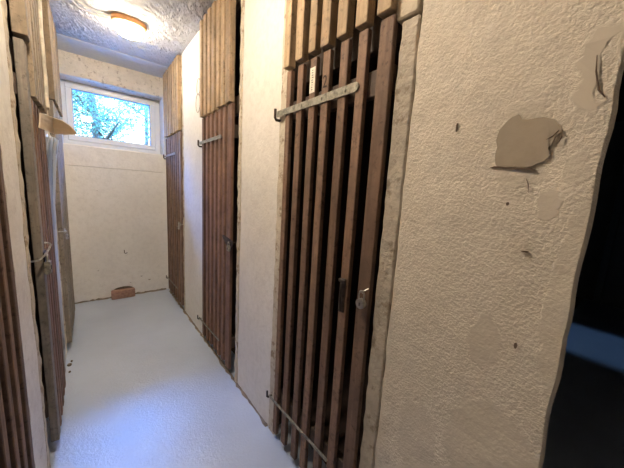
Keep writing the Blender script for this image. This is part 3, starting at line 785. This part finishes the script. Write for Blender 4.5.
# brick
bm = bmesh.new(); box(bm, 0.122, 0.343, YB - 0.085, YB - 0.016, 0.0, 0.092, 0.005, 2)
for i in range(1, 8):
    bmesh.ops.bisect_plane(bm, geom=bm.verts[:] + bm.edges[:] + bm.faces[:], plane_co=(0.122 + 0.221 * i / 8, 0, 0), plane_no=(1, 0, 0))
for v in bm.verts:
    v.co += mn.noise_vector(v.co * 40) * 0.0018
    if v.co.z < 0.004: v.co.z = 0.0005
tag(pivot(obj('brick', bm, 'brick'), (0.232, YB - 0.05, 0)), 'single reddish brick on the floor against the window wall', 'brick')
P = [(0.140 + 0.20 * k / 10, 0.080 + 0.034 * math.sin(math.pi * k / 10) ** 0.5) for k in range(11)]
bm = bmesh.new(); prism(bm, P + [(0.34, 0.0), (0.14, 0.0)], 1, YB - 0.008, YB + 0.012)
obj('broken_hole', bm, 'scar', bk)
for (x, z, a) in ((0.02, 0.33, 0.008), (0.42, 0.21, 0.012), (0.50, 0.155, 0.014), (0.31, 0.15, 0.008), (0.05, 1.2, 0.006)):
    bm = bmesh.new(); prism(bm, [(x - a, z), (x - a * .3, z + a * .35), (x + a, z + a * .2), (x + a * .5, z - a * .3)], 1, YB - 0.0045, YB + 0.01); obj('plaster_chip', bm, 'dirt', bk)
# crumbs by the left doors
for k, (x, y, s, w) in enumerate(((-0.178, 2.40, 0.012, 0), (-0.168, 2.45, 0.007, 0), (-0.172, 2.31, 0.007, 0))):
    bm = bmesh.new(); bmesh.ops.create_icosphere(bm, subdivisions=2, radius=s)
    for v in bm.verts:
        v.co += mn.noise_vector(v.co * 90 + Vector((k, 0, 0))) * s * 0.35
    zmin = min(v.co.z for v in bm.verts)
    for v in bm.verts: v.co.z = max(v.co.z, zmin * 0.6) - zmin * 0.6
    for v in bm.verts: v.co += Vector((x, y, 0.0005))
    o = pivot(obj('plaster_crumb', bm, 'dirt'), (x, y, 0))
    tag(o, 'tiny plaster crumb on the floor beside the left doors', 'crumb', 'plaster crumbs by the left doors')

# ------------------------------------------------------------------ ceiling lamp, and a second one added out of view
def bulkhead(cx, cy, label, group, glass='lamp'):
    L = thing('bulkhead_lamp', label, 'lamp', (cx, cy, H), group)
    z = H - 0.004
    bm = bmesh.new()
    lathe(bm, [(0.0, 0.0), (0.110, 0.0), (0.113, -0.006), (0.113, -0.026), (0.108, -0.034), (0.098, -0.037), (0.080, -0.034), (0.0, -0.032)], (cx, cy, z), 1.0, 0.66, 40)
    obj('lamp_base', bm, 'ring', L, True)
    bm = bmesh.new()
    lathe(bm, [(0.0, -0.036), (0.078, -0.036), (0.084, -0.055), (0.083, -0.084), (0.072, -0.104), (0.045, -0.115), (0.0, -0.119)], (cx, cy, z), 1.0, 0.66, 40)
    obj('lamp_glass', bm, glass, L, True)
    return L
bulkhead(0.283, 2.645, 'oval lit lamp with an orange base ring on the ceiling near the window', 'ceiling lamps')
bulkhead(0.0, 0.98, 'added unseen oval lamp on the ceiling in front of the nearest right-hand door', 'ceiling lamps', 'lamp_added')  # added out of view to brighten the near wall
def cable(name, pts, r):
    bm = bmesh.new(); tube(bm, pts, r, 8); return pivot(obj(name, bm, 'cable', None, True), pts[0])
tag(cable('lamp_cable', [(0.178, 2.632, H - 0.022), (0.150, 2.655, H - 0.020), (0.095, 2.660, H - 0.018), (0.030, 2.640, H - 0.016), (-0.02, 2.600, H - 0.016), (-0.10, 2.50, H - 0.016), (-0.19, 2.42, H - 0.016)], 0.0085),
    'thick grey cable along the ceiling into the lamp', 'cable')
tag(cable('lamp_cable', [(0.180, 2.672, H - 0.020), (0.135, 2.705, H - 0.018), (0.055, 2.715, H - 0.016), (-0.005, 2.695, H - 0.016), (-0.04, 2.63, H - 0.016), (-0.055, 2.57, H - 0.016), (-0.13, 2.48, H - 0.016), (-0.19, 2.44, H - 0.016)], 0.005),
    'thin pale cable curving beside the thick cable to the lamp', 'cable')

# ------------------------------------------------------------------ outdoors beyond the window
bm = bmesh.new()
gx, gy = 24, 24
G = [[bm.verts.new((-6 + 14 * i / gx, YB + WD + 0.02 + 18 * j / gy, 1.60 + 0.012 * (j / gy * 18) + mn.noise(Vector((i * 0.5, j * 0.5, 2))) * 0.06 * min(1, j / 4))) for i in range(gx + 1)] for j in range(gy + 1)]
for j in range(gy):
    for i in range(gx): bm.faces.new((G[j][i], G[j][i + 1], G[j + 1][i + 1], G[j + 1][i]))
r_ = bmesh.ops.extrude_face_region(bm, geom=bm.faces[:])
for g in r_['geom']:
    if isinstance(g, bmesh.types.BMVert): g.co.z = 1.45
struct(obj('ground', bm, 'grass'))
bm = slab(-3.0, 3.6, YB + WD + 0.035, YB + WD + 1.3, 1.50, 1.642, 0.12, 0.006, 5, 81); struct(obj('ground', bm, 'bounce_strip'))  # unseen pale strip added to bounce sky light in through the window

def tree(x, y, h, r, seed, label, leaves, spread, lm, leaf=0.05):
    rr = random.Random(seed)
    z0 = 1.60
    t = thing('tree', label, 'tree', (x, y, z0), 'trees outside the window')
    bm = bmesh.new(); tips = []
    def branch(p, d, length, rad, lev):
        pts = [p]; rads = [rad]; q = p.copy(); dd = d.copy(); n = 5
        for i in range(n):
            dd = (dd + Vector((rr.uniform(-1, 1), rr.uniform(-1, 1), rr.uniform(-.5, .7))) * (0.10 + 0.10 * lev)).normalized()
            q = q + dd * length / n; pts.append(q.copy()); rads.append(rad * (1 - 0.75 * (i + 1) / n) if lev else rad * (1 - 0.45 * (i + 1) / n))
        tube(bm, pts, rads, 6 if lev < 2 else 4)
        if lev >= 1: tips.extend(pts[2:])
        if lev < 3:
            k = 9 if lev == 0 else 5
            for i in range(k):
                j = rr.randint(1 if lev else 1, n)
                a = rr.uniform(0, 2 * math.pi)
                side = Vector((math.cos(a), math.sin(a) * 0.8, rr.uniform(0.0, 0.8))).normalized()
                branch(pts[j].copy(), side, length * (0.40 if lev == 0 else 0.62), rads[j] * 0.55, lev + 1)
    branch(Vector((x, y, z0 - 0.1)), Vector((0, 0, 1)), h, r, 0)
    obj('trunk', bm, 'bark', t)
    bm = bmesh.new()
    for k in range(leaves):
        c = rr.choice(tips) + Vector((rr.gauss(0, spread), rr.gauss(0, spread), rr.gauss(0, spread)))
        a = Vector((rr.gauss(0, 1), rr.gauss(0, 1), rr.gauss(0, 1))).normalized(); b = a.orthogonal().normalized()
        s = leaf * rr.uniform(0.6, 1.3)
        vs = [bm.verts.new(c + a * s), bm.verts.new(c + b * s * 0.45), bm.verts.new(c - a * s), bm.verts.new(c - b * s * 0.45)]
        bm.faces.new(vs)
    obj('foliage', bm, lm, t)['kind'] = 'stuff'
tree(0.22, 8.6, 3.2, 0.10, 3, 'tree with a forked trunk behind the left half of the window', 15000, 0.26, 'leaf', 0.03)
tree(1.70, 12.6, 3.9, 0.085, 5, 'thin tree standing behind the right half of the window', 9000, 0.28, 'leaf_pale', 0.045)
tree(-0.75, 17.0, 5.0, 0.12, 8, 'leafy tree farther back behind the left edge of the window', 16000, 0.45, 'leaf_pale', 0.06)
